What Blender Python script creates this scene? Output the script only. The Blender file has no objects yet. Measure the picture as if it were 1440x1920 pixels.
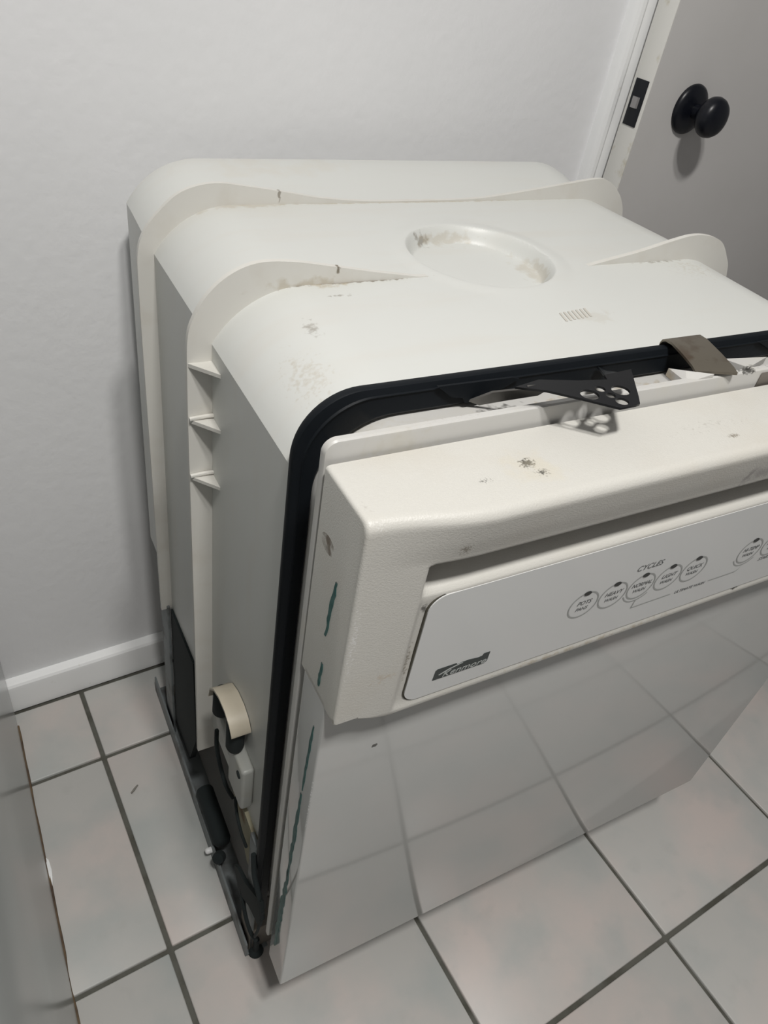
import bpy, bmesh, math, random
from mathutils import Vector, Matrix

random.seed(4)
T = 0.305                       # one floor tile with its joint, in metres
SC = bpy.context.scene
COL = SC.collection

# ------------------------------------------------------------------ camera, light, exposure
F, PITCH, ROLL, YAW = 1411.728, 0.686721, 0.189993, 0.660299
CAM = Vector((-0.310816, -3.269141, 3.526930)) * T
fwd = Vector((math.sin(YAW) * math.cos(PITCH), math.cos(YAW) * math.cos(PITCH), -math.sin(PITCH)))
r0 = Vector((math.cos(YAW), -math.sin(YAW), 0)); u0 = r0.cross(fwd)
rr = r0 * math.cos(ROLL) + u0 * math.sin(ROLL)
uu = -r0 * math.sin(ROLL) + u0 * math.cos(ROLL)
cd = bpy.data.cameras.new('camera'); cam = bpy.data.objects.new('camera', cd); COL.objects.link(cam)
cd.sensor_fit = 'VERTICAL'; cd.sensor_height = 36.0; cd.lens = 36.0 * F / 1920.0
cd.clip_start = 0.02
M3 = Matrix((rr, uu, -fwd)).transposed()
cam.matrix_world = Matrix.Translation(CAM) @ M3.to_4x4()
SC.camera = cam

w = bpy.data.worlds.new('world'); SC.world = w; w.use_nodes = True
w.node_tree.nodes['Background'].inputs[0].default_value = (0.9, 0.95, 1.0, 1)
w.node_tree.nodes['Background'].inputs[1].default_value = 0.05
SC.view_settings.view_transform = 'Standard'
SC.view_settings.look = 'None'
SC.view_settings.gamma = 1.0
SC.view_settings.use_curve_mapping = False
SC.view_settings.exposure = 0.0
LAMP_W = 15.0
LAMPS = [((-0.30, -4.45, 7.72), 0.6), ((0.35, -4.15, 7.72), 0.5)]     # bulbs of the ceiling lamp, tile units

# ------------------------------------------------------------------ materials
def mat(name, col, rough=0.5, metal=0.0, noise=None, bump=None, coat=0.0, ior=1.5, spots=(), spec=0.5, coord='Object'):
    m = bpy.data.materials.new(name); m.use_nodes = True
    nt = m.node_tree; N = nt.nodes; Lk = nt.links
    b = N['Principled BSDF']
    b.inputs['Base Color'].default_value = (*col, 1); b.inputs['Roughness'].default_value = rough
    b.inputs['Metallic'].default_value = metal; b.inputs['IOR'].default_value = ior
    b.inputs['Coat Weight'].default_value = coat; b.inputs['Coat Roughness'].default_value = 0.04
    b.inputs['Specular IOR Level'].default_value = spec
    tc = N.new('ShaderNodeTexCoord'); out = None
    src = tc.outputs[coord]
    def mixc(a, fac, c2, afac=1.0):
        mx = N.new('ShaderNodeMix'); mx.data_type = 'RGBA'
        if a is None: mx.inputs[6].default_value = (*col, 1)
        else: Lk.new(a, mx.inputs[6])
        mx.inputs[7].default_value = (*c2, 1)
        if afac != 1.0:
            mm = N.new('ShaderNodeMath'); mm.operation = 'MULTIPLY'; Lk.new(fac, mm.inputs[0]); mm.inputs[1].default_value = afac; fac = mm.outputs[0]
        Lk.new(fac, mx.inputs[0]); return mx.outputs[2]
    for nz in (noise or ()):
        sc, c2, lo, hi, amt = nz[:5]
        n = N.new('ShaderNodeTexNoise'); n.inputs['Scale'].default_value = sc; n.inputs['Detail'].default_value = 6
        if len(nz) > 5:
            mp = N.new('ShaderNodeMapping'); mp.inputs['Scale'].default_value = nz[5]; Lk.new(src, mp.inputs[0]); Lk.new(mp.outputs[0], n.inputs['Vector'])
        else: Lk.new(src, n.inputs['Vector'])
        mr = N.new('ShaderNodeMapRange'); mr.inputs[1].default_value = lo; mr.inputs[2].default_value = hi
        Lk.new(n.outputs['Fac'], mr.inputs[0])
        out = mixc(out, mr.outputs[0], c2, amt)
    for sp in spots:            # dirt and painted shade: ellipsoid patch (centre, radii) in object space broken up by noise
        (c, rad, c2, amt, sc, thr) = sp
        vm = N.new('ShaderNodeVectorMath'); vm.operation = 'SUBTRACT'; Lk.new(src, vm.inputs[0]); vm.inputs[1].default_value = c
        vd = N.new('ShaderNodeVectorMath'); vd.operation = 'DIVIDE'; Lk.new(vm.outputs[0], vd.inputs[0]); vd.inputs[1].default_value = rad
        ln = N.new('ShaderNodeVectorMath'); ln.operation = 'LENGTH'; Lk.new(vd.outputs[0], ln.inputs[0])
        mr = N.new('ShaderNodeMapRange'); mr.inputs[1].default_value = 1.0; mr.inputs[2].default_value = 0.0
        Lk.new(ln.outputs['Value'], mr.inputs[0])
        n = N.new('ShaderNodeTexNoise'); n.inputs['Scale'].default_value = sc * 1.6; n.inputs['Detail'].default_value = 6; Lk.new(src, n.inputs['Vector'])
        ad = N.new('ShaderNodeMath'); ad.operation = 'MULTIPLY_ADD'; Lk.new(mr.outputs[0], ad.inputs[0]); ad.inputs[1].default_value = 0.5; Lk.new(n.outputs['Fac'], ad.inputs[2])
        gate = N.new('ShaderNodeMath'); gate.operation = 'GREATER_THAN'; Lk.new(mr.outputs[0], gate.inputs[0]); gate.inputs[1].default_value = 0.001
        m2 = N.new('ShaderNodeMapRange'); m2.inputs[1].default_value = thr; m2.inputs[2].default_value = thr + 0.2; Lk.new(ad.outputs[0], m2.inputs[0])
        g2 = N.new('ShaderNodeMath'); g2.operation = 'MULTIPLY'; Lk.new(m2.outputs[0], g2.inputs[0]); Lk.new(gate.outputs[0], g2.inputs[1])
        out = mixc(out, g2.outputs[0], c2, amt)
    if out is not None: Lk.new(out, b.inputs['Base Color'])
    if bump:
        sc, st = bump[:2]
        n = N.new('ShaderNodeTexNoise'); n.inputs['Scale'].default_value = sc; n.inputs['Detail'].default_value = 3; Lk.new(src, n.inputs['Vector'])
        bp = N.new('ShaderNodeBump'); bp.inputs['Strength'].default_value = st; bp.inputs['Distance'].default_value = bump[2] if len(bump) > 2 else 0.001
        Lk.new(n.outputs['Fac'], bp.inputs['Height']); Lk.new(bp.outputs[0], b.inputs['Normal'])
    return m

def P(u, v, z): return (u * T, v * T, z * T)
BR = (0.16, 0.13, 0.09); BLK = (0.03, 0.028, 0.022); TAN = (0.42, 0.36, 0.26)
M = {}
M['wall'] = mat('wall_paint', (0.825, 0.83, 0.84), 0.6, bump=(70, 0.3, 0.002), noise=((3, (0.75, 0.76, 0.77), 0.4, 0.7, 0.5),))
M['trim'] = mat('trim_paint', (0.88, 0.89, 0.89), 0.35, bump=(40, 0.15), noise=((60, (0.6, 0.56, 0.46), 0.68, 0.75, 0.5),))
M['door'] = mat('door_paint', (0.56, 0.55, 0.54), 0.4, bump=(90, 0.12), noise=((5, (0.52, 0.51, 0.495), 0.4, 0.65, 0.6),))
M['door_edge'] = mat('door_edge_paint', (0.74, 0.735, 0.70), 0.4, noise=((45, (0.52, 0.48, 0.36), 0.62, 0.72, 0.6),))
M['black'] = mat('black_metal', (0.005, 0.006, 0.010), 0.34, spec=0.35)
M['latch'] = mat('latch_metal', (0.35, 0.34, 0.34), 0.4, 0.6)
M['grout'] = mat('grout', (0.105, 0.105, 0.09), 0.9, noise=((30, (0.06, 0.058, 0.045), 0.45, 0.65, 0.8),), bump=(200, 0.4))
M['tile'] = mat('glazed_tile', (0.485, 0.48, 0.46), 0.42, noise=((6, (0.57, 0.505, 0.475), 0.46, 0.66, 0.9), (8, (0.40, 0.425, 0.415), 0.48, 0.68, 0.8), (26, (0.40, 0.40, 0.38), 0.6, 0.75, 0.35)), bump=(60, 0.08))
M['cab'] = mat('glossy_white_enamel', (0.50, 0.52, 0.51), 0.20, spec=0.5, ior=1.45)
M['counter'] = mat('grey_laminate', (0.22, 0.22, 0.22), 0.4)
M['shell'] = mat('room_paint', (0.30, 0.30, 0.31), 0.7)
M['caulk'] = mat('rusty_brown_gap', (0.07, 0.045, 0.03), 0.8, noise=((25, (0.16, 0.11, 0.06), 0.4, 0.6, 0.8),))
tubspots = [
 (P(0.42, 0.873, 2.70), P(0.28, 0.012, 0.02), BR, 0.75, 140, 0.62),
 (P(0.33, 0.87, 2.72), P(0.10, 0.03, 0.05), TAN, 0.6, 90, 0.62),
 (P(1.55, 0.868, 2.71), P(0.16, 0.014, 0.03), BR, 0.6, 120, 0.66),
 (P(0.85, 1.452, 2.705), P(0.75, 0.012, 0.03), TAN, 0.6, 90, 0.62),
 (P(0.30, 1.45, 2.70), P(0.2, 0.03, 0.04), TAN, 0.4, 60, 0.6),
 (P(0.80, 1.19, 2.67), P(0.08, 0.05, 0.05), BR, 0.6, 110, 0.76),
 (P(0.90, 1.20, 2.67), P(0.22, 0.06, 0.03), TAN, 0.35, 90, 0.66),
 (P(1.09, 0.93, 2.66), P(0.07, 0.18, 0.035), TAN, 0.4, 60, 0.62),
 (P(0.86, 0.79, 2.665), P(0.24, 0.05, 0.03), TAN, 0.35, 80, 0.62),
 (P(0.20, 0.335, 2.70), P(0.17, 0.035, 0.05), BR, 0.7, 160, 0.66),
 (P(0.13, 0.50, 2.64), P(0.10, 0.20, 0.12), TAN, 0.35, 160, 0.80),
 (P(0.20, 0.66, 2.68), P(0.03, 0.07, 0.06), BR, 0.5, 130, 0.72),
 (P(0.34, 0.80, 2.70), P(0.09, 0.015, 0.02), BR, 0.5, 200, 0.80),
 (P(1.0, 0.56, 2.70), P(0.10, 0.05, 0.02), TAN, 0.18, 90, 0.62),
 (P(1.65, 0.8, 2.70), P(0.3, 0.25, 0.03), TAN, 0.3, 160, 0.90),
 (P(0.5, 1.75, 2.72), P(0.5, 0.15, 0.05), (0.6, 0.57, 0.5), 0.35, 25, 0.7)]
M['tub'] = mat('tub_plastic', (0.63, 0.64, 0.615), 0.42, noise=((14, (0.62, 0.61, 0.57), 0.52, 0.75, 0.6, (0.5, 2.5, 1)),), bump=(600, 0.06, 0.0005), spots=tubspots)
M['rib'] = mat('rib_plastic', (0.65, 0.64, 0.60), 0.45, noise=((30, (0.58, 0.55, 0.49), 0.5, 0.75, 0.5),),
 spots=[(P(0.25, 0.87, 2.70), P(0.25, 0.1, 0.03), TAN, 0.5, 60, 0.72), (P(0.36, 0.87, 2.745), P(0.008, 0.1, 0.03), BR, 0.9, 200, 0.60),
        (P(0.42, 1.45, 2.735), P(0.007, 0.1, 0.03), BR, 0.7, 150, 0.58)])
conspots = [
 (P(1.05, 0.085, 2.55), P(1.1, 0.10, 0.07), (0.11, 0.075, 0.045), 0.85, 60, 0.38),  # handle pocket: brown grime plus the pocket's shade painted into the colour
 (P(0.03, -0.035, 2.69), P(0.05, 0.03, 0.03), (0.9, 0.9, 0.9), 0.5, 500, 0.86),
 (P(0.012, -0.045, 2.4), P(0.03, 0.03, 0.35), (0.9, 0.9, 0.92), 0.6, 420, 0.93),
 (P(0.387, 0.030, 2.705), P(0.028, 0.022, 0.02), BLK, 0.9, 350, 0.66),
 (P(0.395, 0.010, 2.705), P(0.09, 0.075, 0.02), (0.62, 0.56, 0.42), 0.3, 40, 0.62),
 (P(0.40, -0.005, 2.705), P(0.035, 0.025, 0.02), BLK, 0.8, 400, 0.80),
 (P(0.27, 0.005, 2.705), P(0.05, 0.02, 0.02), BLK, 0.7, 500, 0.88),
 (P(0.9, 0.03, 2.705), P(0.7, 0.10, 0.02), BR, 0.35, 260, 1.02),
 (P(0.93, -0.02, 2.705), P(0.03, 0.012, 0.02), BR, 0.7, 400, 0.7),
 (P(0.207, -0.06, 2.61), P(0.022, 0.05, 0.030), BR, 0.65, 420, 0.72),
 (P(0.98, -0.07, 2.62), P(0.012, 0.05, 0.05), (0.3, 0.28, 0.28), 0.7, 150, 0.6),
 (P(1.02, -0.07, 2.62), P(0.06, 0.05, 0.045), (0.36, 0.34, 0.34), 0.55, 100, 0.62),
 (P(0.158, -0.03, 2.27), P(0.016, 0.06, 0.13), BR, 0.7, 260, 0.76),
 (P(0.165, -0.03, 2.44), P(0.012, 0.06, 0.018), BLK, 0.8, 200, 0.64),
 (P(0.70, -0.03, 2.10), P(0.70, 0.06, 0.018), TAN, 0.6, 120, 0.80),
 (P(1.298, -0.03, 2.115), P(0.022, 0.06, 0.012), BLK, 0.9, 150, 0.55),
 (P(0.10, -0.05, 2.25), P(0.05, 0.05, 0.03), (0.5, 0.42, 0.32), 0.5, 200, 0.76),
 (P(0.02, 0.0, 2.70), P(0.02, 0.05, 0.02), (0.35, 0.33, 0.30), 0.4, 330, 0.84)]
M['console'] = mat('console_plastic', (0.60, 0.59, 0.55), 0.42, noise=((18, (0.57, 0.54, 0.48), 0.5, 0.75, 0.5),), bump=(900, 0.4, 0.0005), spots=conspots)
M['panel'] = mat('control_panel_film', (0.66, 0.67, 0.665), 0.14, spec=0.6)
M['seam'] = mat('dark_seam', (0.06, 0.055, 0.04), 0.8)
M['front'] = mat('door_front_enamel', (0.47, 0.475, 0.465), 0.075, ior=1.6, spec=0.6, noise=((12, (0.455, 0.46, 0.45), 0.4, 0.7, 0.4),),
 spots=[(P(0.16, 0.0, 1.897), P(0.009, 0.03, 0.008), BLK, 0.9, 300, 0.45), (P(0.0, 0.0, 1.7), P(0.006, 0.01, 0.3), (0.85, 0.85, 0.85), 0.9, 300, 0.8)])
M['side'] = mat('door_side_enamel', (0.42, 0.44, 0.42), 0.35, noise=((20, (0.36, 0.37, 0.35), 0.45, 0.7, 0.6, (1, 1, 0.3)), (70, (0.62, 0.62, 0.60), 0.66, 0.72, 0.5, (1, 1, 0.25))))
M['teal'] = mat('teal_adhesive', (0.02, 0.10, 0.095), 0.5, noise=((150, (0.07, 0.17, 0.155), 0.4, 0.6, 0.7),))
M['liner'] = mat('liner_plastic', (0.55, 0.545, 0.525), 0.42, noise=((30, (0.56, 0.54, 0.48), 0.5, 0.7, 0.6),),
 spots=[(P(0.47, 0.21, 2.70), P(0.11, 0.06, 0.06), BLK, 0.8, 90, 0.66), (P(0.62, 0.21, 2.70), P(0.10, 0.05, 0.05), TAN, 0.7, 90, 0.66), (P(0.90, 0.20, 2.70), P(0.12, 0.05, 0.05), (0.45, 0.34, 0.2), 0.6, 60, 0.70), (P(0.85, 0.22, 2.71), P(0.30, 0.05, 0.05), TAN, 0.6, 80, 0.66),
        (P(1.14, 0.15, 2.747), P(0.045, 0.02, 0.012), BLK, 0.9, 260, 0.62), (P(1.27, 0.15, 2.745), P(0.08, 0.03, 0.012), BLK, 0.8, 260, 0.72), (P(0.3, 0.16, 2.745), P(0.5, 0.03, 0.03), BR, 0.4, 300, 0.98), (P(0.16, 0.2, 2.68), P(0.2, 0.1, 0.1), (0.5, 0.48, 0.42), 0.4, 120, 0.62)])
M['rubber'] = mat('black_rubber', (0.0045, 0.0065, 0.009), 0.55, spec=0.2, bump=(300, 0.1), noise=((90, (0.03, 0.03, 0.03), 0.70, 0.78, 0.4),))
M['rust'] = mat('rusty_steel', (0.20, 0.18, 0.145), 0.38, 0.6, noise=((60, (0.10, 0.06, 0.035), 0.5, 0.66, 0.8), (30, (0.19, 0.175, 0.15), 0.5, 0.7, 0.5)))
M['bracket'] = mat('dark_bracket_steel', (0.006, 0.0065, 0.008), 0.42, spec=0.3)
M['strip'] = mat('grey_bracket_underside', (0.16, 0.155, 0.145), 0.4, 0.5)
M['galv'] = mat('galvanised_steel', (0.20, 0.22, 0.225), 0.55, 0.15, noise=((30, (0.05, 0.045, 0.04), 0.5, 0.68, 0.8),))
M['frame_dark'] = mat('grimy_steel', (0.16, 0.145, 0.125), 0.7, 0.0, noise=((25, (0.16, 0.12, 0.07), 0.55, 0.7, 0.7),))
M['ivory'] = mat('ivory_plastic', (0.56, 0.51, 0.41), 0.4, noise=((40, (0.5, 0.44, 0.34), 0.5, 0.7, 0.5),))
M['white_pl'] = mat('white_plastic', (0.42, 0.43, 0.405), 0.4, noise=((40, (0.4, 0.39, 0.34), 0.5, 0.7, 0.5),))
M['ink'] = mat('dark_ink', (0.11, 0.115, 0.115), 0.5)
M['ink2'] = mat('grey_ink', (0.34, 0.35, 0.34), 0.5)
M['led'] = mat('led_black', (0.012, 0.014, 0.014), 0.3)
M['logo'] = mat('logo_black', (0.018, 0.028, 0.028), 0.25)
M['logo_txt'] = mat('logo_silver', (0.42, 0.44, 0.43), 0.35)
M['emboss_tint'] = mat('embossed_mark', (0.55, 0.53, 0.48), 0.5)  # a little darker and browner than the tub plastic
M['ceil'] = mat('ceiling_paint', (0.55, 0.55, 0.54), 0.8)
M['insul'] = mat('yellowed_insulation', (0.30, 0.28, 0.20), 0.9, noise=((20, (0.16, 0.10, 0.05), 0.5, 0.6, 0.9),))
M['felt'] = mat('dark_felt', (0.014, 0.02, 0.021), 0.9)
em = bpy.data.materials.new('lamp_glass'); em.use_nodes = True
em.node_tree.nodes['Principled BSDF'].inputs['Base Color'].default_value = (0.9, 0.9, 0.88, 1)
em.node_tree.nodes['Principled BSDF'].inputs['Emission Color'].default_value = (1, 0.97, 0.92, 1)
em.node_tree.nodes['Principled BSDF'].inputs['Emission Strength'].default_value = 4.0
M['lamp'] = em

# ------------------------------------------------------------------ mesh helpers (coordinates in tile units)
def link_mesh(name, me, m, parent=None, smooth=False, auto=None):
    o = bpy.data.objects.new(name, me); COL.objects.link(o)
    if m is not None: me.materials.append(m)
    if smooth:
        for f in me.polygons: f.use_smooth = True
        if auto: me.set_sharp_from_angle(angle=math.radians(auto))
    if parent is not None: o.parent = parent
    return o
def mesh(name, verts, faces, m, parent=None, smooth=False, auto=None, recalc=True):
    me = bpy.data.meshes.new(name)
    me.from_pydata([(a * T, b * T, c * T) for a, b, c in verts], [], faces)
    me.update()
    if recalc:
        bm = bmesh.new(); bm.from_mesh(me); bmesh.ops.recalc_face_normals(bm, faces=bm.faces); bm.to_mesh(me); bm.free()
    return link_mesh(name, me, m, parent, smooth, auto)
def box_bm(bm, lo, hi, bev=0.0, seg=2, mtx=None):
    r = bmesh.ops.create_cube(bm, size=1.0); vs = r['verts']
    for q in vs:
        q.co = Vector([(lo[i] + hi[i]) / 2 + q.co[i] * (hi[i] - lo[i]) for i in range(3)])
    if bev > 0:
        es = list({e for q in vs for e in q.link_edges})
        r2 = bmesh.ops.bevel(bm, geom=es, offset=bev, segments=seg, affect='EDGES', profile=0.5)
        vs = list({q for f in r2['faces'] for q in f.verts} | {q for q in vs if q.is_valid})
    if mtx:
        bmesh.ops.transform(bm, matrix=mtx, verts=[q for q in vs if q.is_valid])
def bm_obj(name, bm, m, parent=None, smooth=False, auto=30):
    for q in bm.verts: q.co *= T
    me = bpy.data.meshes.new(name); bm.to_mesh(me); bm.free()
    return link_mesh(name, me, m, parent, smooth, auto)
def box(name, lo, hi, m, parent=None, bev=0.0, seg=2, smooth=True):
    bm = bmesh.new(); box_bm(bm, lo, hi, bev, seg)
    return bm_obj(name, bm, m, parent, smooth and bev > 0, 40)
def grid(name, rows, m, parent=None, close_r=False, close_c=False, caps=False, smooth=True, auto=45):
    n = len(rows[0]); V = [q for r in rows for q in r]; Fc = []
    R = len(rows)
    for i in range(R if close_r else R - 1):
        for j in range(n if close_c else n - 1):
            a = i * n + j; b = i * n + (j + 1) % n; c = ((i + 1) % R) * n + (j + 1) % n; d = ((i + 1) % R) * n + j
            Fc.append((a, b, c, d))
    if caps:
        Fc.append(tuple(range(n - 1, -1, -1))); Fc.append(tuple((R - 1) * n + j for j in range(n)))
    return mesh(name, V, Fc, m, parent, smooth, auto)
def lathe(name, prof, c, axis, m, parent=None, n=40, ref=None):
    """prof: (radius, distance along axis)"""
    a = Vector(axis).normalized(); b = a.orthogonal().normalized(); d = a.cross(b)
    rows = []
    for r, h in prof:
        rows.append([tuple(Vector(c) + a * h + (b * math.cos(2 * math.pi * k / n) + d * math.sin(2 * math.pi * k / n)) * r) for k in range(n)])
    return grid(name, rows, m, parent, close_c=True, caps=True, auto=50)
def tube(name, pts, r, m, parent=None, n=10, sub=8):
    P3 = [Vector(q) for q in pts]; path = []
    for i in range(len(P3) - 1):
        p0 = P3[max(i - 1, 0)]; p1 = P3[i]; p2 = P3[i + 1]; p3 = P3[min(i + 2, len(P3) - 1)]
        for k in range(sub):
            t = k / sub
            path.append(0.5 * ((2 * p1) + (p2 - p0) * t + (2 * p0 - 5 * p1 + 4 * p2 - p3) * t * t + (3 * p1 - p0 - 3 * p2 + p3) * t ** 3))
    path.append(P3[-1]); rows = []; up = None
    for i, q in enumerate(path):
        tg = (path[min(i + 1, len(path) - 1)] - path[max(i - 1, 0)]).normalized()
        if up is None: up = tg.orthogonal().normalized()
        up = (up - tg * up.dot(tg)).normalized(); sd = tg.cross(up)
        rows.append([tuple(q + (up * math.cos(2 * math.pi * k / n) + sd * math.sin(2 * math.pi * k / n)) * r) for k in range(n)])
    return grid(name, rows, m, parent, close_c=True, caps=True)
def prism(name, poly, off, m, parent=None, smooth=False):
    """poly: 3D points of a flat outline, off: thickness vector"""
    n = len(poly); o = Vector(off)
    V = [tuple(q) for q in poly] + [tuple(Vector(q) + o) for q in poly]
    Fc = [tuple(range(n)), tuple(range(2 * n - 1, n - 1, -1))] + [(i, (i + 1) % n, n + (i + 1) % n, n + i) for i in range(n)]
    return mesh(name, V, Fc, m, parent, smooth, 30)
def upath(u0_, u1_, zb, zt, r, n=14, nv=6, nt=30):
    pts = []
    for i in range(nv): pts.append((u0_, zb + (zt - r - zb) * i / nv))
    for i in range(n + 1):
        a = math.pi - (math.pi / 2) * i / n; pts.append((u0_ + r + r * math.cos(a), zt - r + r * math.sin(a)))
    for i in range(1, nt): pts.append((u0_ + r + (u1_ - u0_ - 2 * r) * i / nt, zt))
    for i in range(n + 1):
        a = (math.pi / 2) * (1 - i / n); pts.append((u1_ - r + r * math.cos(a), zt - r + r * math.sin(a)))
    for i in range(1, nv + 1): pts.append((u1_, zt - r + (zb - zt + r) * i / nv))
    return pts
def usweep(name, u0_, u1_, zb, zt, stations, m, parent=None, closed=True, capfill=False):
    """stations: (side inset, top inset, v, radius)"""
    rows = []
    for s, tt, v, r in stations:
        rows.append([(a, v, b) for a, b in upath(u0_ + s, u1_ - s, zb, zt - tt, r)])
    n = len(rows[0]); V = [q for r in rows for q in r]; Fc = []; R = len(rows)
    for i in range(R if closed else R - 1):
        for j in range(n - 1):
            Fc.append((i * n + j, i * n + j + 1, ((i + 1) % R) * n + j + 1, ((i + 1) % R) * n + j))
    if closed:
        Fc.append(tuple(i * n for i in range(R))); Fc.append(tuple(i * n + n - 1 for i in range(R)))
    if capfill:
        Fc.append(tuple(range(n))); Fc.append(tuple((R - 1) * n + j for j in range(n)))
        Fc += [(i * n, (i + 1) * n, (i + 1) * n + n - 1, i * n + n - 1) for i in range(R - 1)]
    return mesh(name, V, Fc, m, parent, True, 35)
def empty(name, loc=(0, 0, 0), rz=0.0):
    o = bpy.data.objects.new(name, None); COL.objects.link(o); o.location = Vector(loc) * T; o.rotation_euler = (0, 0, rz)
    o.empty_display_size = 0.05
    return o
def tag(o, label, cat, group=None):
    o['label'] = label; o['category'] = cat
    if group: o['group'] = group
    return o
def struct(o): o['kind'] = 'structure'; return o
def sm(x, a, b):
    t = min(1, max(0, (x - a) / (b - a))); return t * t * (3 - 2 * t)

# ------------------------------------------------------------------ room shell
XL, XR, YB, YF, ZC = -2.6, 6.0, -0.50, -9.0, 7.9
fl = struct(box('floor', (XL, YF, -0.16), (XR, YB, -0.014), M['grout']))
TG = 0.0105
n_var = []
for k in range(4):
    bm = bmesh.new(); box_bm(bm, (TG, TG, -0.05), (1 - TG, 1 - TG, 0.0), 0.006, 2)
    for q in bm.verts: q.co *= T
    me = bpy.data.meshes.new('tile'); bm.to_mesh(me); bm.free(); me.materials.append(M['tile'])
    for f in me.polygons: f.use_smooth = True
    me.set_sharp_from_angle(angle=math.radians(50)); n_var.append(me)
# per-object colour drift of the glaze
nt = M['tile'].node_tree; oi = nt.nodes.new('ShaderNodeObjectInfo'); tcn = [n for n in nt.nodes if n.type == 'TEX_COORD'][0]
vs = nt.nodes.new('ShaderNodeVectorMath'); vs.operation = 'SCALE'; vs.inputs['Scale'].default_value = 1.0
va = nt.nodes.new('ShaderNodeVectorMath'); va.operation = 'ADD'; ml = nt.nodes.new('ShaderNodeMath'); ml.operation = 'MULTIPLY'; ml.inputs[1].default_value = 17.0
nt.links.new(oi.outputs['Random'], ml.inputs[0]); nt.links.new(tcn.outputs['Object'], va.inputs[0]); nt.links.new(ml.outputs[0], va.inputs[1])
for n in nt.nodes:
    if n.type == 'TEX_NOISE': nt.links.new(va.outputs[0], n.inputs['Vector'])
for ix in range(-3, 6):
    for iy in range(-9, -1):
        o = bpy.data.objects.new('tile', n_var[(ix * 3 + iy) % 4]); COL.objects.link(o); o.parent = fl
        o.location = (ix * T, iy * T, random.uniform(-0.0003, 0.0002))
    bm = bmesh.new(); box_bm(bm, (TG, TG, -0.05), (1 - TG, 0.43, 0.0), 0.006, 2)
    t_ = bm_obj('tile', bm, M['tile'], fl, True, 50); t_.location = (ix * T, -1 * T, 0)

# back wall with the doorway opening filled by the door; plain shell elsewhere
DX0, DX1, DZ = 2.80, 5.40, 6.65
bm = bmesh.new()
box_bm(bm, (XL, YB, -0.15), (DX0, YB + 0.35, ZC)); box_bm(bm, (DX1, YB, -0.15), (XR, YB + 0.35, ZC)); box_bm(bm, (DX0, YB, DZ), (DX1, YB + 0.35, ZC))
wb = struct(bm_obj('wall_back', bm, M['wall']))
struct(box('wall_left', (XL - 0.3, YF, -0.15), (XL, YB + 0.35, ZC), M['shell']))
struct(box('wall_right', (XR, YF, -0.15), (XR + 0.3, YB + 0.35, ZC), M['shell']))
struct(box('wall_front', (XL - 0.3, YF - 0.3, -0.15), (XR + 0.3, YF, ZC), M['shell']))
struct(box('ceiling', (XL - 0.3, YF - 0.3, ZC), (XR + 0.3, YB + 0.35, ZC + 0.2), M['ceil']))
# baseboard: profile swept along x
bp = [(-0.5, 0.0), (-0.553, 0.0), (-0.553, 0.165), (-0.549, 0.182), (-0.54, 0.193), (-0.527, 0.199), (-0.51, 0.203), (-0.5, 0.205)]
rows = [[(x, y, z) for y, z in bp] for x in (XL, 0.0, 1.2, 2.62)]
struct(grid('baseboard_back', rows, M['trim'], close_c=True, caps=True, auto=25))
rows = [[(XR - (-0.5 - y), q, z) for y, z in bp] for q in (YF, -4.0, -0.5)]
struct(grid('baseboard_right', rows, M['trim'], close_c=True, caps=True, auto=25))
# door casing: stepped profile swept up
cp = [(2.625, -0.5), (2.625, -0.535), (2.632, -0.552), (2.648, -0.560), (2.668, -0.560), (2.684, -0.552), (2.692, -0.545), (2.80, -0.552), (2.83, -0.552), (2.83, -0.5)]
rows = [[(x, y, z) for x, y in cp] for z in (0.0, 2.0, 4.0, 6.8)]
struct(grid('trim_1', rows, M['trim'], close_c=True, caps=True, auto=25))
cp2 = [(8.22 - x, y) for x, y in cp]
struct(grid('trim_2', [[(x, y, z) for x, y in cp2] for z in (0.0, 6.8)], M['trim'], close_c=True, caps=True, auto=25))
struct(box('trim_3', (2.625, -0.56, 6.65), (5.595, -0.5, 6.82), M['trim'], None, 0.01))

# door standing a hand's width ajar, free edge towards the dishwasher
dr = empty('door_1', (5.33, -0.567, 0)); struct(dr)
DW = 5.33 - 2.725
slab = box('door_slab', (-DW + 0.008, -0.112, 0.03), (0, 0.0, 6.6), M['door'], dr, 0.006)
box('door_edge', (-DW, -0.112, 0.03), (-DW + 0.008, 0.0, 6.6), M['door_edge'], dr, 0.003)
lp = box('latch_plate', (-DW - 0.004, -0.096, 2.84), (-DW + 0.001, -0.018, 3.03), M['black'], dr, 0.0018)
lb = prism('latch_bolt', [(-DW - 0.004, -0.075, 2.915), (-DW - 0.004, -0.035, 2.915), (-DW - 0.016, -0.042, 2.915), (-DW - 0.012, -0.07, 2.915)], (0, 0, 0.045), M['latch'], lp)
kx, kz = 3.030 - 5.33, 2.93
lathe('knob_rose', [(0.02, 0.0), (0.106, 0.0), (0.108, 0.006), (0.106, 0.014), (0.096, 0.024), (0.07, 0.034), (0.045, 0.04), (0.03, 0.042)], (kx, -0.112, kz), (0, -1, 0), M['black'], dr, 48)
lathe('door_knob', [(0.03, 0.0), (0.034, 0.03), (0.032, 0.045), (0.036, 0.055), (0.052, 0.063), (0.070, 0.076), (0.083, 0.094), (0.087, 0.112), (0.083, 0.132), (0.072, 0.148), (0.053, 0.158), (0.03, 0.164), (0.008, 0.166)], (kx, -0.14, kz), (0, -1, 0), M['black'], dr, 48)

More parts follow.
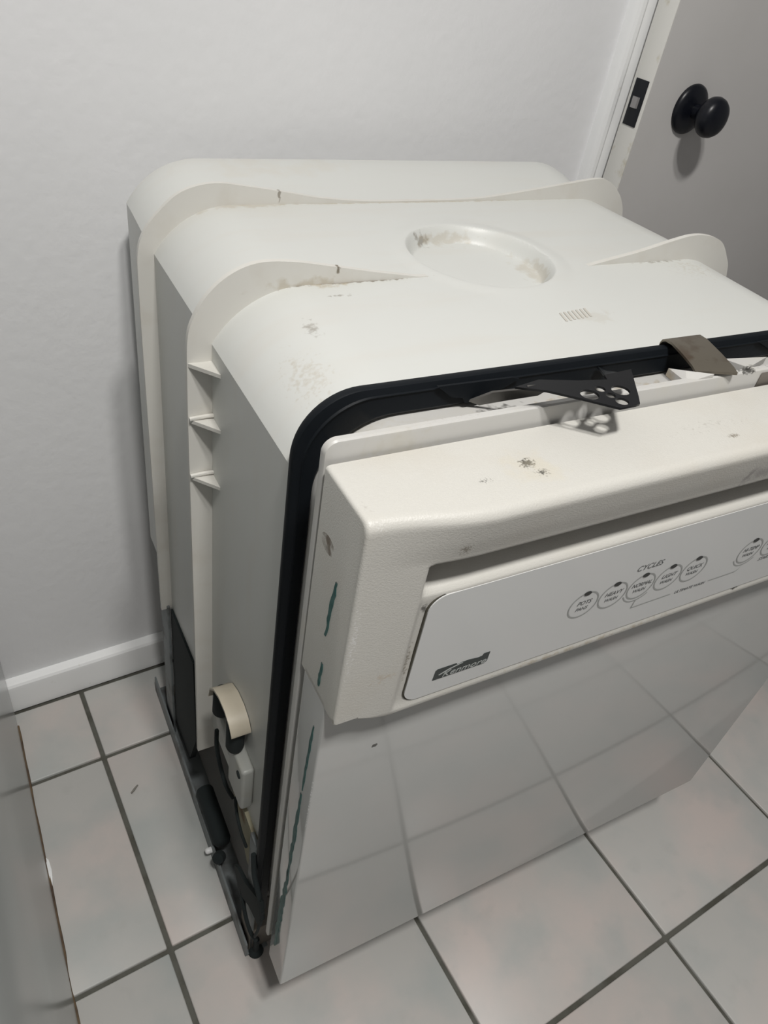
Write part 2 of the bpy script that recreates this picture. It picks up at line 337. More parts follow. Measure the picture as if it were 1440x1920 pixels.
# glossy white cabinet at the left of the frame
A_ = Vector((-0.3308, -0.6749)); B_ = Vector((-0.3931, -2.0723)); dcab = (B_ - A_).normalized()
cab = empty('base_cabinet', (A_.x - dcab.x / dcab.y * 0.0, -0.60, 0), math.atan2(dcab.x, -dcab.y))
tag(cab, 'glossy white base cabinet, only its side panel seen at the left edge', 'cabinet')
# local frame: x to the right of the panel face, y back
cab.location = Vector((A_.x + 0.0749 * 0.0446, -0.60, 0)) * T
box('side_panel', (-0.06, -3.0, 0.012), (0.0, 0.0, 2.82), M['cab'], cab, 0.006)
box('cabinet_body', (-1.95, -2.95, 0.35), (-0.062, -0.01, 2.80), M['trim'], cab)
box('countertop', (-1.98, -3.05, 2.822), (-0.002, -0.005, 2.93), M['counter'], cab, 0.01)
rows = []
for i in range(40):
    y = -0.05 - i * 0.073; wv = 0.0075 + 0.0012 * math.sin(i * 1.7) + 0.001 * math.sin(i * 0.6)
    if 17 <= i <= 18: wv *= 0.4
    rows.append([(0.0, y, 0.0005), (wv, y, 0.0005), (wv * 0.8, y, 0.008), (0.0, y, 0.010)])
grid('base_gap_caulk', rows, M['caulk'], cab, close_c=True, caps=True)

cv = [(-0.3590, -1.385), (-0.3490, -1.405), (-0.3475, -1.45), (-0.3520, -1.50), (-0.3605, -1.525), (-0.3635, -1.49), (-0.3615, -1.44)]
hh = [0.005, 0.009, 0.006, 0.010, 0.004, 0.009, 0.012]
nc = len(cv)
ch = mesh('paint_chip', [(a, b, 0.0012) for a, b in cv] + [(a, b, h) for (a, b), h in zip(cv, hh)], [tuple(range(nc))[::-1], tuple(range(nc, 2 * nc))] + [(i, (i + 1) % nc, nc + (i + 1) % nc, nc + i) for i in range(nc)], M['trim'])
tag(ch, 'small white paint chip lying on the floor at the foot of the cabinet', 'debris')
sx, sy = 0.0, 0.0

# ------------------------------------------------------------------ dishwasher
PHI = math.radians(3.6)
dw = empty('dishwasher', (0.26187, -2.45700, 0), -PHI)
tag(dw, 'white built-in dishwasher pulled out and standing on its frame before the wall', 'dishwasher')
UL, UR = 0.02, 1.915        # tub sides
# --- tub shell
def ztop(v): return 2.70 + 0.030 * sm(v, 1.46, 1.82)
us = [0.0]
def tubrow(v, inset=0.0):
    zt = ztop(v) - inset; ul = UL + inset; ur = UR - inset
    zb = 0.86 if v < 0.885 else (0.95 if v < 1.585 else 1.07)
    R_, A0 = 0.28, math.radians(61)
    if 0.885 < v <= 1.45: ur += 0.055 * (1.45 - v) / 0.565
    elif v > 1.45: ur += 0.03 * sm(v, 1.5, 1.8)
    row = [(ul + 0.004, v, zb), (ul + 0.003, v, zb + 0.4), (ul + 0.002, v, 2.0), (ul + 0.001, v, 2.4)]
    uc = ul + R_ * math.sin(A0)
    for i in range(15):
        a = A0 * (1 - i / 14); row.append((uc - R_ * math.sin(a), v, zt - R_ * (1 - math.cos(a))))
    n = 250; uc2 = ur - R_ * math.sin(A0)
    for i in range(1, n):
        ub = UR - R_ * math.sin(A0); u = uc + (ub - uc) * i / n; u += (uc2 - ub) * sm(u, 1.3, ub)
        d = math.hypot(u - 0.905, v - 0.996)
        z = zt - 0.045 * sm(0.236 - d, 0.0, 0.034) + 0.004 * (sm(d, 0.225, 0.24) - sm(d, 0.245, 0.30))
        z -= 0.003 * math.sin((u - uc) / (uc2 - uc) * math.pi) * 0
        row.append((u, v, z))
    for i in range(15):
        a = A0 * i / 14; row.append((uc2 + R_ * math.sin(a), v, zt - R_ * (1 - math.cos(a))))
    row += [(ur - 0.001, v, 2.4), (ur - 0.003, v, 1.2), (ur - 0.004, v, zb)]
    return row
vst = [0.285, 0.35, 0.45, 0.55, 0.65, 0.72]
vst += [0.745 + 0.005 * i for i in range(102)]
vst += [1.27, 1.35, 1.43, 1.47, 1.56, 1.584, 1.586, 1.66, 1.74, 1.80]
vst = sorted(set(round(x, 4) for x in vst))
rows = [tubrow(v) for v in vst]
for a in (15, 30, 45, 60, 75, 90):
    t = math.radians(a); rows.append(tubrow(1.80 + 0.055 * math.sin(t), 0.055 * (1 - math.cos(t))))
tub = grid('tub', rows, M['tub'], dw, close_c=True, caps=True, auto=18)
tub['label'] = 'white plastic tub with rounded corners and a round dimple on top'

# --- arch ribs
def rib(name, v, zbot, outer_top, uo_l, uo_r, th=0.016, vertw=None):
    """outer_top: (u,z) polyline of the outer edge over the top, left to right"""
    out = [(uo_l + 0.01, zbot), (uo_l + 0.008, 1.2), (uo_l + 0.004, 1.8), (uo_l, 2.3), (uo_l, 2.45)] + outer_top + [(uo_r, 2.45), (uo_r, 1.8), (uo_r, zbot)]
    # resample with Catmull-Rom
    Q = []
    for i in range(len(out) - 1):
        p0 = Vector(out[max(i - 1, 0)]); p1 = Vector(out[i]); p2 = Vector(out[i + 1]); p3 = Vector(out[min(i + 2, len(out) - 1)])
        for k in range(5):
            t = k / 5; q = 0.5 * ((2 * p1) + (p2 - p0) * t + (2 * p0 - 5 * p1 + 4 * p2 - p3) * t * t + (3 * p1 - p0 - 3 * p2 + p3) * t ** 3); Q.append(q)
    Q.append(Vector(out[-1]))
    rows = []
    ic = (0.94, 2.3)
    for q in Q:
        zt = ztop(v) - 0.02
        # inner point: clamp the outer point into the tub outline
        u = min(max(q.x, UL + 0.012), UR - 0.012); z = min(q.y, zt)
        cu = UL + 0.245; cu2 = UR - 0.245
        if u < cu and z > 2.42:
            d = Vector((q.x - cu, q.y - 2.42)); d.normalize(); rad = 0.26
            u = max(cu + d.x * rad, UL + 0.012); z = min(2.42 + d.y * 0.26, zt)
        if u > cu2 and z > 2.42:
            d = Vector((q.x - cu2, q.y - 2.42)); d.normalize(); rad = 0.26
            u = min(cu2 + d.x * rad, UR - 0.012); z = min(2.42 + d.y * 0.26, zt)
        rows.append([(q.x, v, q.y), (u, v, z), (u, v + th, z), (q.x, v + th, q.y)])
    o = grid(name, rows, M['rib'], dw, close_c=True, caps=True, auto=30)
    return o
rib('arch_rib', 0.872, 0.70, [(-0.044, 2.567), (-0.03, 2.625), (0.006, 2.688), (0.062, 2.738), (0.134, 2.766), (0.227, 2.765), (0.34, 2.747), (0.47, 2.724), (0.60, 2.704), (0.665, 2.690), (0.685, 2.60), (0.73, 2.56), (0.95, 2.56), (1.17, 2.56), (1.215, 2.60), (1.235, 2.690), (1.26, 2.702), (1.33, 2.715), (1.454, 2.737), (1.59, 2.768), (1.677, 2.782), (1.76, 2.776), (1.83, 2.752), (1.885, 2.70), (1.925, 2.64)], -0.046, 1.975)
rib('arch_rib', 1.452, 0.95, [(-0.03, 2.552), (-0.01, 2.62), (0.04, 2.685), (0.11, 2.742), (0.209, 2.766), (0.327, 2.754), (0.45, 2.736), (0.566, 2.718), (0.72, 2.706), (0.872, 2.704), (1.05, 2.705), (1.208, 2.710), (1.40, 2.732), (1.586, 2.757), (1.74, 2.776), (1.80, 2.766), (1.85, 2.738), (1.90, 2.690), (1.935, 2.62)], -0.032, 1.975)
# gusset shelves on the front rib
for z in (2.507, 2.334, 2.137):
    V = [(-0.044, 0.872, z - 0.011), (0.022, 0.872, z - 0.011), (0.022, 0.796, z - 0.011), (-0.044, 0.872, z), (0.022, 0.872, z), (0.022, 0.796, z)]
    mesh('gusset', V, [(0, 1, 2), (3, 5, 4), (0, 2, 5, 3), (0, 3, 4, 1), (1, 4, 5, 2)], M['console'], dw)
# small bead over the upper edge of the lower two gussets
for z in (2.342, 2.145):
    tube('bead', [(-0.044, 0.866, z - 0.004), (0.0, 0.864, z), (0.022, 0.862, z)], 0.0065, M['rib'], dw, 8, 3)
# embossed mark near the dimple
bm = bmesh.new()
for i in range(7):
    u = 0.905 + i * 0.016
    box_bm(bm, (-0.0035, -0.024, 0), (0.0035, 0.024, 0.0035), 0.0012, 1, Matrix.Translation((u, 0.573 + i * 0.002, 2.6995)) @ Matrix.Rotation(-0.25, 4, 'Z'))
vm_ = bm_obj('embossed_mark', bm, M['emboss_tint'], dw); vm_['kind'] = 'stuff'

# --- black rubber gasket round the tub mouth
gk = usweep('gasket', 0.0, 1.90, 0.46, 2.757, [(0.004, 0.003, 0.300, 0.140), (0.0, 0.0, 0.294, 0.145), (0.0, 0.0, 0.282, 0.145), (0.002, 0.002, 0.278, 0.143), (0.017, 0.014, 0.272, 0.148), (0.0185, 0.0155, 0.268, 0.150),
     (0.0200, 0.017, 0.268, 0.150), (0.0215, 0.0185, 0.271, 0.150), (0.044, 0.058, 0.266, 0.165), (0.047, 0.064, 0.270, 0.167), (0.047, 0.064, 0.300, 0.167)], M['rubber'], dw)
prism('gasket_tab', [(0.306, 0.2655, 2.752), (0.345, 0.2635, 2.722), (0.375, 0.2625, 2.716), (0.383, 0.2620, 2.703), (0.41, 0.2620, 2.700), (0.45, 0.2630, 2.715), (0.52, 0.2655, 2.742), (0.50, 0.2660, 2.748)], (0, -0.006, 0), M['rubber'], dw)
prism('gasket_tab', [(1.31, 0.2655, 2.748), (1.40, 0.263, 2.708), (1.55, 0.263, 2.702), (1.62, 0.2655, 2.748)], (0, -0.005, 0), M['rubber'], dw)

# --- door: inner liner
ln = usweep('door_liner', 0.0, 2.10, 0.55, 2.748, [(0.004, 0.006, 0.162, 0.02), (0.0, 0.001, 0.159, 0.028), (0.0, 0.0, 0.147, 0.028), (0.002, 0.003, 0.143, 0.026), (0.006, 0.008, 0.142, 0.022), (0.05, 0.1, 0.142, 0.02)], M['liner'], dw, closed=False)
lip = usweep('liner_bulge', 0.035, 1.87, 0.60, 2.735, [(0.052, 0.034, 0.150, 0.15), (0.052, 0.036, 0.188, 0.15), (0.045, 0.034, 0.193, 0.155), (0.041, 0.035, 0.201, 0.16), (0.041, 0.044, 0.207, 0.162), (0.020, 0.046, 0.235, 0.175), (0.014, 0.048, 0.27, 0.18), (0.014, 0.048, 0.295, 0.18)], M['liner'], dw, closed=False, capfill=True)
# --- door: lower front panel
box('door_front_panel', (0.0, 0.0, 0.452), (2.11, 0.118, 2.15), M['front'], dw, 0.006, 3)
box('door_core', (0.03, 0.10, 0.50), (2.08, 0.146, 2.62), M['frame_dark'], dw)
# --- door: console, lofted from stations along u
def console():
    US = [0.0, 0.0006, 0.0018, 0.0035, 0.006, 0.010, 0.018, 0.03, 0.045, 0.06, 0.08, 0.10, 0.12, 0.132, 0.138, 0.142, 0.146, 0.150, 0.155, 0.160, 0.166, 0.173, 0.181, 0.19, 0.21, 0.25, 0.32, 0.4] + [0.5 + 0.12 * i for i in range(12)] + [1.93, 1.95, 1.96, 1.97, 2.0, 2.06, 2.09, 2.10]
    rows = []
    for u in US:
        s_ = sm(u, 0.0, 0.26)
        ins = 0.0
        if u < 0.010: ins = 0.009 * (1 - math.sqrt(max(0, 1 - (1 - u / 0.010) ** 2)))
        if u > 2.07: ins = 0.022 * (1 - math.sqrt(max(0, 1 - ((u - 2.07) / 0.03) ** 2)))
        cut = sm(u, 0.139, 0.160) * (1 - sm(u, 1.945, 1.965))           # recess on/off
        cutp = sm(u, 0.150, 0.182) * (1 - sm(u, 1.93, 1.96))            # handle pocket, rounded end
        zb = 2.132 - 0.047 * sm(u, 0.0, 0.15)
        zt = 2.705 - ins
        def f(z):
            return -0.045 - s_ * (0.018 * min(1, max(0, (z - 2.10) / 0.49)) + 0.020 * min(1, max(0, (z - 2.585) / 0.085))) + ins * 0.9
        r = []
        r += [(0.132, zt), (0.10, zt), (0.06, zt), (0.02, zt), (f(2.7) + 0.026, zt)]
        for k in range(1, 8):
            a = math.pi / 2 * k / 8; r.append((f(2.68) + 0.024 * (1 - math.sin(a)), zt - 0.024 * (1 - math.cos(a))))
        r += [(f(2.66), zt - 0.030), (f(2.64), 2.64), (f(2.62), 2.62), (f(2.6), 2.60), (f(2.585), 2.585)]
        fl_ = [(2.580, 0.0005), (2.576, 0.004), (2.573, 0.012), (2.571, 0.06), (2.569, 0.125), (2.562, 0.142), (2.548, 0.145), (2.532, 0.135), (2.522, 0.112), (2.514, 0.086), (2.506, 0.060), (2.498, 0.040), (2.489, 0.024), (2.480, 0.013), (2.474, 0.011)]
        for z, d in fl_:
            dd = d if z > 2.49 else d
            ex = dd - 0.02 if dd > 0.02 else 0
            r.append((f(z) + min(dd, 0.02) * cut + ex * cutp, z))
        for z in (2.46, 2.40, 2.3, 2.2, 2.15, 2.13): r.append((f(z) + (0.012 if z > 2.2 else 0.009) * cut, z if z > zb + 0.03 else z))
        r += [(f(2.12) + 0.007 * cut, max(2.113, zb + 0.012)), (f(2.1) + 0.004 * cut, max(2.104, zb + 0.010)), (f(2.1) + 0.002, zb + 0.008), (f(2.1) + 0.006, zb + 0.002), (f(2.1) + 0.014, zb), (-0.002, zb), (0.05, zb), (0.132, zb)]
        rows.append([(u, v, z) for v, z in r])
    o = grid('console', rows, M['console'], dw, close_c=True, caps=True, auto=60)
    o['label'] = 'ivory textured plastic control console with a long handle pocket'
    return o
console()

# teal adhesive left along the side
def streak(pts, wd):
    L_, R_ = [], []
    for i, (v, z) in enumerate(pts):
        h = wd * (0.35 + 0.65 * math.sin(math.pi * (i + 0.3) / (len(pts) - 0.2))) * random.uniform(0.7, 1.25)
        L_.append((-0.0031, v - h / 2, z)); R_.append((-0.0031, v + h / 2, z))
    poly = L_ + R_[::-1]
    n = len(L_)
    V = [(-0.0018, a[1], a[2]) for a in L_] + [(-0.0018, a[1], a[2]) for a in R_] + [(0.0008, a[1], a[2]) for a in L_] + [(0.0008, a[1], a[2]) for a in R_]
    Fc = []
    for i in range(n - 1):
        Fc += [(i, i + 1, n + i + 1, n + i), (i, i + 1, 2 * n + i + 1, 2 * n + i), (n + i, n + i + 1, 3 * n + i + 1, 3 * n + i)]
    return mesh('adhesive_streak', V, Fc, M['teal'], dw)
def vz(a, b, n, j): return [(a[0] + (b[0] - a[0]) * i / n + random.uniform(-j, j), a[1] + (b[1] - a[1]) * i / n) for i in range(n + 1)]
streak(vz((0.031, 2.50), (0.043, 2.33), 10, 0.0022), 0.012)
streak(vz((0.040, 2.245), (0.043, 2.165), 7, 0.002), 0.013)
streak(vz((0.036, 2.02), (0.046, 1.72), 12, 0.0015), 0.011)
streak(vz((0.046, 1.70), (0.058, 1.20), 18, 0.002), 0.016)
streak(vz((0.056, 1.25), (0.082, 0.62), 22, 0.003), 0.024)

# --- control panel film with its print
def rrect(u0_, u1_, z0, z1, r, n=8):
    pts = []
    for cx, cz, a0 in ((u1_ - r, z1 - r, 0), (u0_ + r, z1 - r, 90), (u0_ + r, z0 + r, 180), (u1_ - r, z0 + r, 270)):
        for i in range(n + 1):
            a = math.radians(a0 + 90 * i / n); pts.append((cx + r * math.cos(a), cz + r * math.sin(a)))
    return pts
def pv(z): return -0.0455 + (2.47 - z) / 0.35 * 0.0075          # plane of the panel: v as a function of z
def pnl(name, poly, lift, th, m, parent):
    return prism(name, [(u, pv(z) - lift, z) for u, z in poly], (0, th, 0), m, parent)
pnl('panel_seam', rrect(0.170, 1.92, 2.112, 2.474, 0.046), 0.0005, 0.012, M['seam'], dw)  # slightly larger dark plate, stands in for the shaded gap round the panel
cp_ = pnl('control_panel', rrect(0.174, 1.916, 2.1165, 2.4705, 0.043), 0.003, 0.012, M['panel'], dw)
cp_['label'] = 'pale grey glossy control panel with printed cycle buttons'
tilt = math.atan2(0.0115, 0.35)
def text(s, u, z, size, m, parent, shear=0.25, align='CENTER', lift=0.0036, bold=0.0, sx_=1.0):
    c = bpy.data.curves.new('lettering', 'FONT'); c.body = s; c.size = size * T; c.shear = shear; c.align_x = align; c.align_y = 'CENTER'
    c.extrude = 0.00006
    tmp = bpy.data.objects.new('tmp', c); me = bpy.data.meshes.new_from_object(tmp); bpy.data.objects.remove(tmp)
    me.materials.clear()
    me.transform(Matrix.Translation(Vector((u, pv(z) - lift, z)) * T) @ Matrix.Rotation(math.pi / 2 - tilt * 0 , 4, 'X') @ Matrix.Diagonal((sx_, 1, 1, 1)))
    o = link_mesh('lettering', me, m, parent)
    return o
def ring(u, z, r, w_, m, a0=0, a1=360, name='button_ring', parent=None, n=44, rz=1.0):
    V, Fc = [], []
    k = n + 1
    for i in range(k):
        a = math.radians(a0 + (a1 - a0) * i / n)
        for rad in (r - w_ / 2, r + w_ / 2):
            V.append((u + rad * math.cos(a), pv(z + rad * math.sin(a) * rz) - 0.0036, z + rad * math.sin(a) * rz))
    for i in range(n): Fc.append((2 * i, 2 * i + 1, 2 * i + 3, 2 * i + 2))
    return mesh(name, V, Fc, m, cp_ if parent is None else parent)
def led(u, z):
    V = [(u + 0.0115 * math.cos(2 * math.pi * i / 20), pv(z) - 0.0046, z + 0.0068 * math.sin(2 * math.pi * i / 20)) for i in range(20)]
    return prism('indicator', V, (0, 0.0012, 0), M['led'], cp_)
for u, a, b in ((0.645, 'POTS', 'PANS'), (0.740, 'HEAVY', 'WASH'), (0.835, 'NORMAL', 'WASH'), (0.930, 'LIGHT', 'WASH'), (1.024, 'QUICK', 'WASH'), (1.245, 'HI-TEMP', 'WASH'), (1.345, 'HEATED', 'DRY')):
    ring(u, 2.279, 0.044, 0.0045, M['ink2'])
    led(u - 0.003, 2.3215)
    text(a, u, 2.287, 0.0195, M['ink'], cp_, bold=0.0001, sx_=0.95 if len(a) < 6 else 0.85)
    text(b, u - 0.001, 2.265, 0.0160, M['ink'], cp_, bold=0.0001, sx_=0.95)
ring(0.835, 2.277, 0.053, 0.0035, M['ink2'], 205, 320, 'swoosh_line')
ring(1.245, 2.277, 0.053, 0.0035, M['ink2'], 205, 320, 'swoosh_line')
text('CYCLES', 0.828, 2.354, 0.0255, M['ink'], cp_, bold=0.0002)
text('OPTIONS', 1.31, 2.376, 0.028, M['ink'], cp_, bold=0.0002)
text('ULTIMATE WASH', 1.057, 2.197, 0.0150, M['ink'], cp_)
text('START', 1.345, 2.222, 0.017, M['ink'], cp_)
def pline(name, pts, wd):
    V, Fc = [], []
    for i, (u, z) in enumerate(pts):
        V += [(u, pv(z) - 0.0036, z - wd / 2), (u, pv(z) - 0.0036, z + wd / 2)]
    for i in range(len(pts) - 1): Fc.append((2 * i, 2 * i + 1, 2 * i + 3, 2 * i + 2))
    mesh(name, V, Fc, M['ink2'], cp_)
pline('printed_line', [(0.842, 2.194), (0.90, 2.195), (0.985, 2.196)], 0.003)
pline('printed_line', [(1.128, 2.199), (1.19, 2.199), (1.237, 2.200), (1.247, 2.208), (1.249, 2.222)], 0.003)
V = [(0.840, pv(2.2) - 0.0036, 2.193), (0.844, pv(2.2) - 0.0036, 2.193), (0.846, pv(2.22) - 0.0036, 2.226), (0.842, pv(2.22) - 0.0036, 2.226)]
mesh('printed_line', V, [(0, 1, 2, 3)], M['ink2'], cp_)
# maker's badge: dark plate with a swept notch and silver lettering
lg = [(0.243, 2.171), (0.385, 2.171), (0.392, 2.178), (0.392, 2.212), (0.375, 2.212), (0.372, 2.205), (0.362, 2.203), (0.335, 2.207), (0.315, 2.2065), (0.303, 2.204), (0.300, 2.2095), (0.25, 2.2095), (0.2445, 2.205)]
badge = pnl('badge', lg, 0.0040, 0.001, M['logo'], cp_)
t_ = text('Kenmore', 0.326, 2.1825, 0.0285, M['logo_txt'], cp_, shear=0.35, bold=0.0005, lift=0.0044, sx_=1.12)
pnl('badge_stripe', [(0.256, 2.187), (0.258, 2.185), (0.285, 2.196), (0.318, 2.205), (0.312, 2.206), (0.280, 2.198)], 0.0046, 0.0006, M['logo_txt'], cp_)

# --- mounting bracket with holes
def curve_plate(name, outer, holes, th, m, parent, mtx):
    c = bpy.data.curves.new(name, 'CURVE'); c.dimensions = '2D'; c.fill_mode = 'BOTH'; c.extrude = th * T / 2
    for poly in [outer] + holes:
        s = c.splines.new('POLY'); s.points.add(len(poly) - 1)
        for i, q in enumerate(poly): s.points[i].co = (q[0] * T, q[1] * T, 0, 1)
        s.use_cyclic_u = True
    tmp = bpy.data.objects.new('tmp', c); me = bpy.data.meshes.new_from_object(tmp); bpy.data.objects.remove(tmp)
    me.materials.clear(); me.transform(mtx)
    return link_mesh(name, me, m, parent)
def circ(cx, cy, rx, ry=None, n=20, rot=0.0):
    ry = ry or rx
    return [(cx + rx * math.cos(2 * math.pi * i / n) * math.cos(rot) - ry * math.sin(2 * math.pi * i / n) * math.sin(rot), cy + rx * math.cos(2 * math.pi * i / n) * math.sin(rot) + ry * math.sin(2 * math.pi * i / n) * math.cos(rot)) for i in range(n)]
bk = curve_plate('mounting_bracket', [(0.418, 0.157), (0.487, 0.170), (0.575, 0.146), (0.645, 0.134), (0.652, 0.152), (0.735, 0.158), (0.668, 0.060), (0.650, 0.036), (0.638, 0.034), (0.594, 0.033), (0.537, 0.082), (0.478, 0.129)],
   [circ(0.562, 0.093, 0.021, 0.019), circ(0.644, 0.090, 0.021, 0.019), circ(0.616, 0.053, 0.015, 0.013), circ(0.601, 0.106, 0.012, 0.011), circ(0.607, 0.079, 0.011, 0.010)],
   0.005, M['bracket'], dw, Matrix.Translation((0, 0, 2.795 * T)))
bk['label'] = 'black perforated mounting bracket with round holes'
# twisted strip running from the gasket to the plate
A1 = [(0.392, 0.255, 2.706), (0.425, 0.225, 2.742), (0.455, 0.175, 2.775), (0.445, 0.150, 2.797)]
A2 = [(0.420, 0.252, 2.694), (0.455, 0.215, 2.723), (0.500, 0.170, 2.757), (0.520, 0.150, 2.792)]
rows = []
for a, b in zip(A1, A2):
    rows.append([a, b, (b[0], b[1] + 0.004, b[2] + 0.002), (a[0], a[1] + 0.004, a[2] + 0.002)])
grid('bracket_strip', rows, M['strip'], dw, close_c=True, caps=True)
prism('bracket_hook', [(0.655, 0.154, 2.796), (0.695, 0.156, 2.796), (0.785, 0.264, 2.728), (0.752, 0.264, 2.742)], (0, 0.002, -0.005), M['rubber'], dw)
# --- rusty steel clip hooked over the gasket
prof = [(0.305, 2.742), (0.306, 2.758), (0.302, 2.768), (0.292, 2.774), (0.27, 2.776), (0.22, 2.772), (0.18, 2.766), (0.165, 2.760)]
rows = []
for i, (v, z) in enumerate(prof):
    t = sm(v, 0.16, 0.30); ua = 0.985 * t + 0.965 * (1 - t); ub = 1.105 * t + 1.075 * (1 - t); vb = v - 0.035 * (1 - t)
    rows.append([(ua, v, z), (ub, vb, z), (ub, vb - 0.001, z - 0.006), (ua, v - 0.001, z - 0.006)])
clip = grid('steel_clip', rows, M['rust'], dw, close_c=True, caps=True)
clip['label'] = 'rusty brown steel clip'
# white gussets on the liner under the clip, and the latch opening beside it
prism('liner_gusset', [(0.935, 0.215, 2.742), (0.945, 0.175, 2.757), (1.01, 0.144, 2.757), (0.93, 0.148, 2.742)], (0, 0, -0.02), M['liner'], dw)
prism('liner_gusset', [(1.125, 0.215, 2.745), (1.14, 0.15, 2.755), (1.26, 0.19, 2.748)], (0, 0, -0.02), M['liner'], dw)
box('latch_opening', (1.19, 0.1385, 2.695), (1.40, 0.1425, 2.738), M['frame_dark'], dw, 0.003)
prism('latch_tongue', [(1.27, 0.142, 2.738), (1.33, 0.142, 2.738), (1.37, 0.135, 2.70), (1.33, 0.13, 2.70)], (0, -0.01, 0), M['liner'], dw)

# --- base frame, legs and works under the tub
def lrail(name, u, v0, v1, h, inw, m):
    pr = [(u, 0.004), (u, h), (u + 0.008, h), (u + 0.008, 0.014), (u + inw, 0.014), (u + inw, 0.004)]
    return grid(name, [[(a, v, z) for a, z in pr] for v in (v0, v1)], m, dw, close_c=True, caps=True, smooth=False)
lrail('base_rail', -0.018, 0.285, 1.74, 0.12, 0.10, M['galv'])
lrail('base_rail', 1.86, 0.285, 1.72, 0.10, -0.10, M['galv'])
box('cross_rail', (0.0, 0.30, 0.012), (1.86, 0.40, 0.20), M['frame_dark'], dw, 0.004)
box('rear_cross_rail', (0.02, 1.62, 0.012), (1.84, 1.68, 0.09), M['frame_dark'], dw, 0.004)
for u in (0.02, 1.80):
    lathe('levelling_leg', [(0.012, 0.0), (0.032, 0.0), (0.034, 0.01), (0.026, 0.02), (0.014, 0.024), (0.012, 0.12)], (u + 0.01, 0.29, 0.0), (0, 0, 1), M['felt'], dw, 20)
# upright posts rear and front
box('rear_post', (0.0, 1.44, 0.01), (0.012, 1.56, 0.97), M['galv'], dw, 0.002)
box('rear_post', (1.85, 1.44, 0.01), (1.862, 1.56, 0.97), M['galv'], dw, 0.002)
prism('insulation_flap', [(0.014, 1.44, 0.955), (0.014, 1.10, 0.975), (0.014, 1.08, 0.45), (0.014, 1.20, 0.12), (0.014, 1.44, 0.10)], (0.03, 0, 0), M['felt'], dw)
box('front_post', (0.004, 0.30, 0.01), (0.018, 0.37, 0.90), M['galv'], dw, 0.002)
box('front_post', (1.84, 0.30, 0.01), (1.854, 0.37, 0.90), M['galv'], dw, 0.002)
box('sump_housing', (0.30, 0.45, 0.10), (1.40, 1.35, 0.90), M['frame_dark'], dw, 0.04)
prism('insulation_strip', [(0.01, 0.585, 0.86), (0.01, 0.45, 0.90), (0.01, 0.31, 0.88), (0.01, 0.31, 0.60), (0.01, 0.40, 0.62)], (0.02, 0, 0), M['insul'], dw)
# pump box low on the rail and a dark motor end
lathe('drain_motor', [(0.02, 0.0), (0.036, 0.0), (0.040, 0.01), (0.040, 0.26), (0.03, 0.28), (0.012, 0.285)], (0.02, 0.98, 0.19), (0, -0.97, -0.02), M['felt'], dw, 24)
lathe('rail_bolt', [(0.004, 0.0), (0.012, 0.0), (0.014, 0.006), (0.014, 0.028), (0.010, 0.034), (0.003, 0.036)], (-0.012, 0.745, 0.075), (-1, 0, 0.1), M['trim'], dw, 12)
lathe('rail_cap', [(0.006, 0.0), (0.026, 0.0), (0.028, 0.01), (0.026, 0.03), (0.012, 0.036)], (-0.004, 0.66, 0.17), (-0.6, -0.5, 0.5), M['felt'], dw, 16)
# spring cap with its curved ivory cover
rows = []
for v, z in ((0.70, 1.31), (0.685, 1.365), (0.645, 1.412), (0.59, 1.438), (0.53, 1.442), (0.485, 1.425), (0.458, 1.395)):
    rows.append([(-0.045, v, z), (0.021, v, z), (0.021, v, z - 0.010), (-0.045, v, z - 0.010)])
sc_ = grid('spring_cover', rows, M['ivory'], dw, close_c=True, caps=True)
lathe('spring_plug', [(0.01, 0), (0.026, 0.004), (0.031, 0.016), (0.031, 0.15), (0.026, 0.166), (0.01, 0.17)], (-0.014, 0.505, 1.415), (0, 0.02, -1), M['felt'], dw, 20)
lathe('spring_plug', [(0.01, 0), (0.026, 0.004), (0.032, 0.016), (0.032, 0.13), (0.024, 0.145), (0.01, 0.15)], (-0.008, 0.655, 1.375), (0, 0.1, -1), M['felt'], dw, 20)
bm = bmesh.new(); box_bm(bm, (-0.022, 0.41, 1.00), (0.024, 0.55, 1.235), 0.012, 3); box_bm(bm, (-0.018, 0.55, 1.12), (0.024, 0.70, 1.22), 0.012, 3)
hb = bm_obj('hinge_housing', bm, M['white_pl'], dw, True, 40)
lathe('housing_hole', [(0.002, 0), (0.015, 0.0), (0.014, 0.004), (0.002, 0.005)], (-0.022, 0.44, 1.19), (-1, 0, 0), M['felt'], hb, 16)
tube('wire', [(0.0, 0.74, 1.02), (-0.01, 0.71, 0.96), (-0.012, 0.66, 0.90), (-0.008, 0.60, 0.85), (0.01, 0.57, 0.80)], 0.008, M['felt'], dw)
tube('wire', [(0.0, 0.52, 0.90), (-0.012, 0.47, 0.88), (-0.012, 0.42, 0.83), (0.0, 0.39, 0.76)], 0.006, M['felt'], dw)
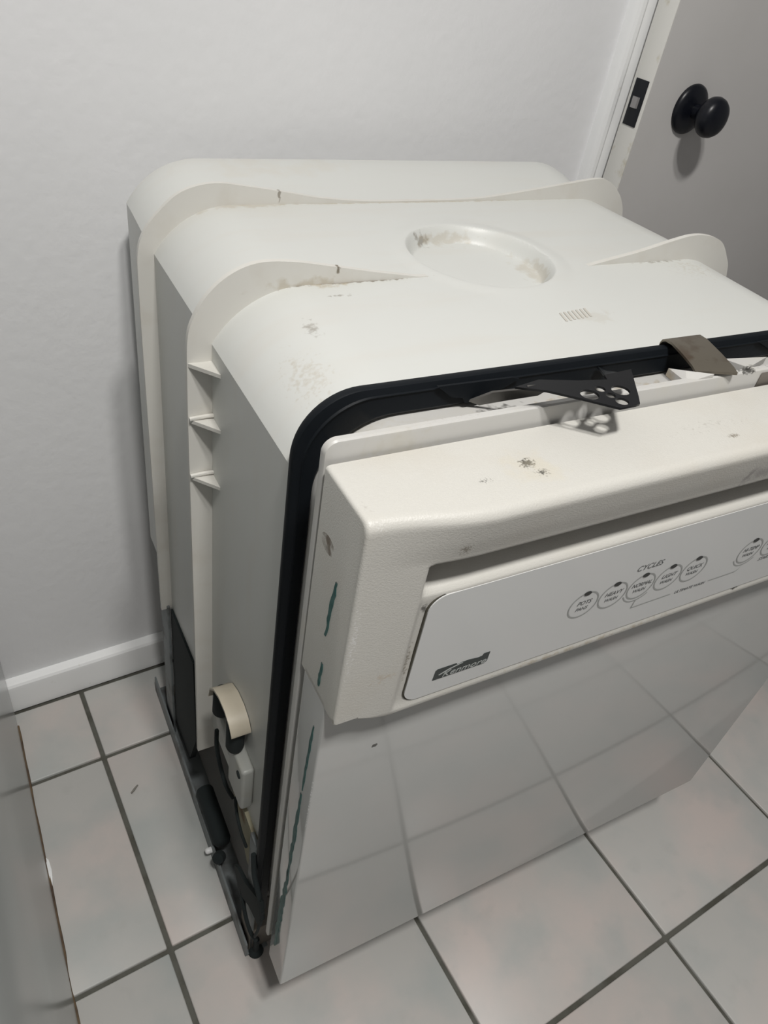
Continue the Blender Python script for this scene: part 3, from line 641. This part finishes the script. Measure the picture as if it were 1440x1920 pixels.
# hinge arm and wires at the foot of the door
prism('hinge_arm', [(0.0, 0.47, 0.47), (0.0, 0.43, 0.52), (0.0, 0.34, 0.57), (0.0, 0.20, 0.72), (0.0, 0.185, 0.66), (0.0, 0.195, 0.52), (0.0, 0.30, 0.47), (0.0, 0.40, 0.36)], (-0.014, 0, 0), M['felt'], dw)
tube('wire', [(-0.004, 0.31, 0.86), (-0.012, 0.27, 0.78), (-0.010, 0.22, 0.72), (-0.004, 0.19, 0.60)], 0.010, M['felt'], dw)
tube('wire', [(-0.006, 0.40, 0.42), (-0.014, 0.33, 0.34), (-0.012, 0.27, 0.30), (-0.006, 0.22, 0.32)], 0.008, M['felt'], dw)
tube('wire', [(-0.006, 0.20, 0.60), (-0.012, 0.20, 0.48), (-0.012, 0.22, 0.38), (-0.002, 0.24, 0.30)], 0.006, M['felt'], dw)

# ------------------------------------------------------------------ loose bits on the floor
def debris(name, x, y, L_, wd, rz, m, label):
    pts = [(-L_ / 2, -wd * 0.3), (-L_ * 0.1, -wd / 2), (L_ / 2, -wd * 0.2), (L_ * 0.45, wd * 0.3), (0, wd / 2), (-L_ * 0.45, wd * 0.35)]
    o = prism(name, [(a, b, 0.0008) for a, b in pts], (0, 0, 0.006), m)
    o.location = (x * T, y * T, 0); o.rotation_euler = (0, 0, rz); tag(o, label, 'debris'); return o
M['lint'] = mat('grey_brown_lint', (0.20, 0.19, 0.17), 0.9)
debris('wood_splinter', 0.082, -1.235, 0.052, 0.010, 0.62, M['lint'], 'thin grey splinter lying on the tile left of the dishwasher')

# ------------------------------------------------------------------ ceiling lamp
lamp = empty('ceiling_lamp', (0.31, -4.15, ZC)); tag(lamp, 'flush ceiling lamp with two bulbs above the camera', 'lamp')
box('lamp_base', (-0.75, -0.35, -0.05), (0.75, 0.35, 0.0), M['trim'], lamp, 0.02)
for (c, fr_) in LAMPS:
    lx, ly = c[0] - 0.31, c[1] + 4.15
    ld = bpy.data.lights.new('bulb_light', 'AREA'); ld.shape = 'DISK'; ld.size = 0.13; ld.energy = LAMP_W * fr_ * 2; ld.color = (1.0, 0.975, 0.94)
    lo = bpy.data.objects.new('bulb_light', ld); COL.objects.link(lo); lo.location = Vector(c) * T
    lathe('bulb', [(0.05, -0.0), (0.10, 0.0), (0.18, 0.04), (0.19, 0.09), (0.05, 0.10)], (lx, ly, -0.05), (0, 0, -1), M['lamp'], lamp, 24)
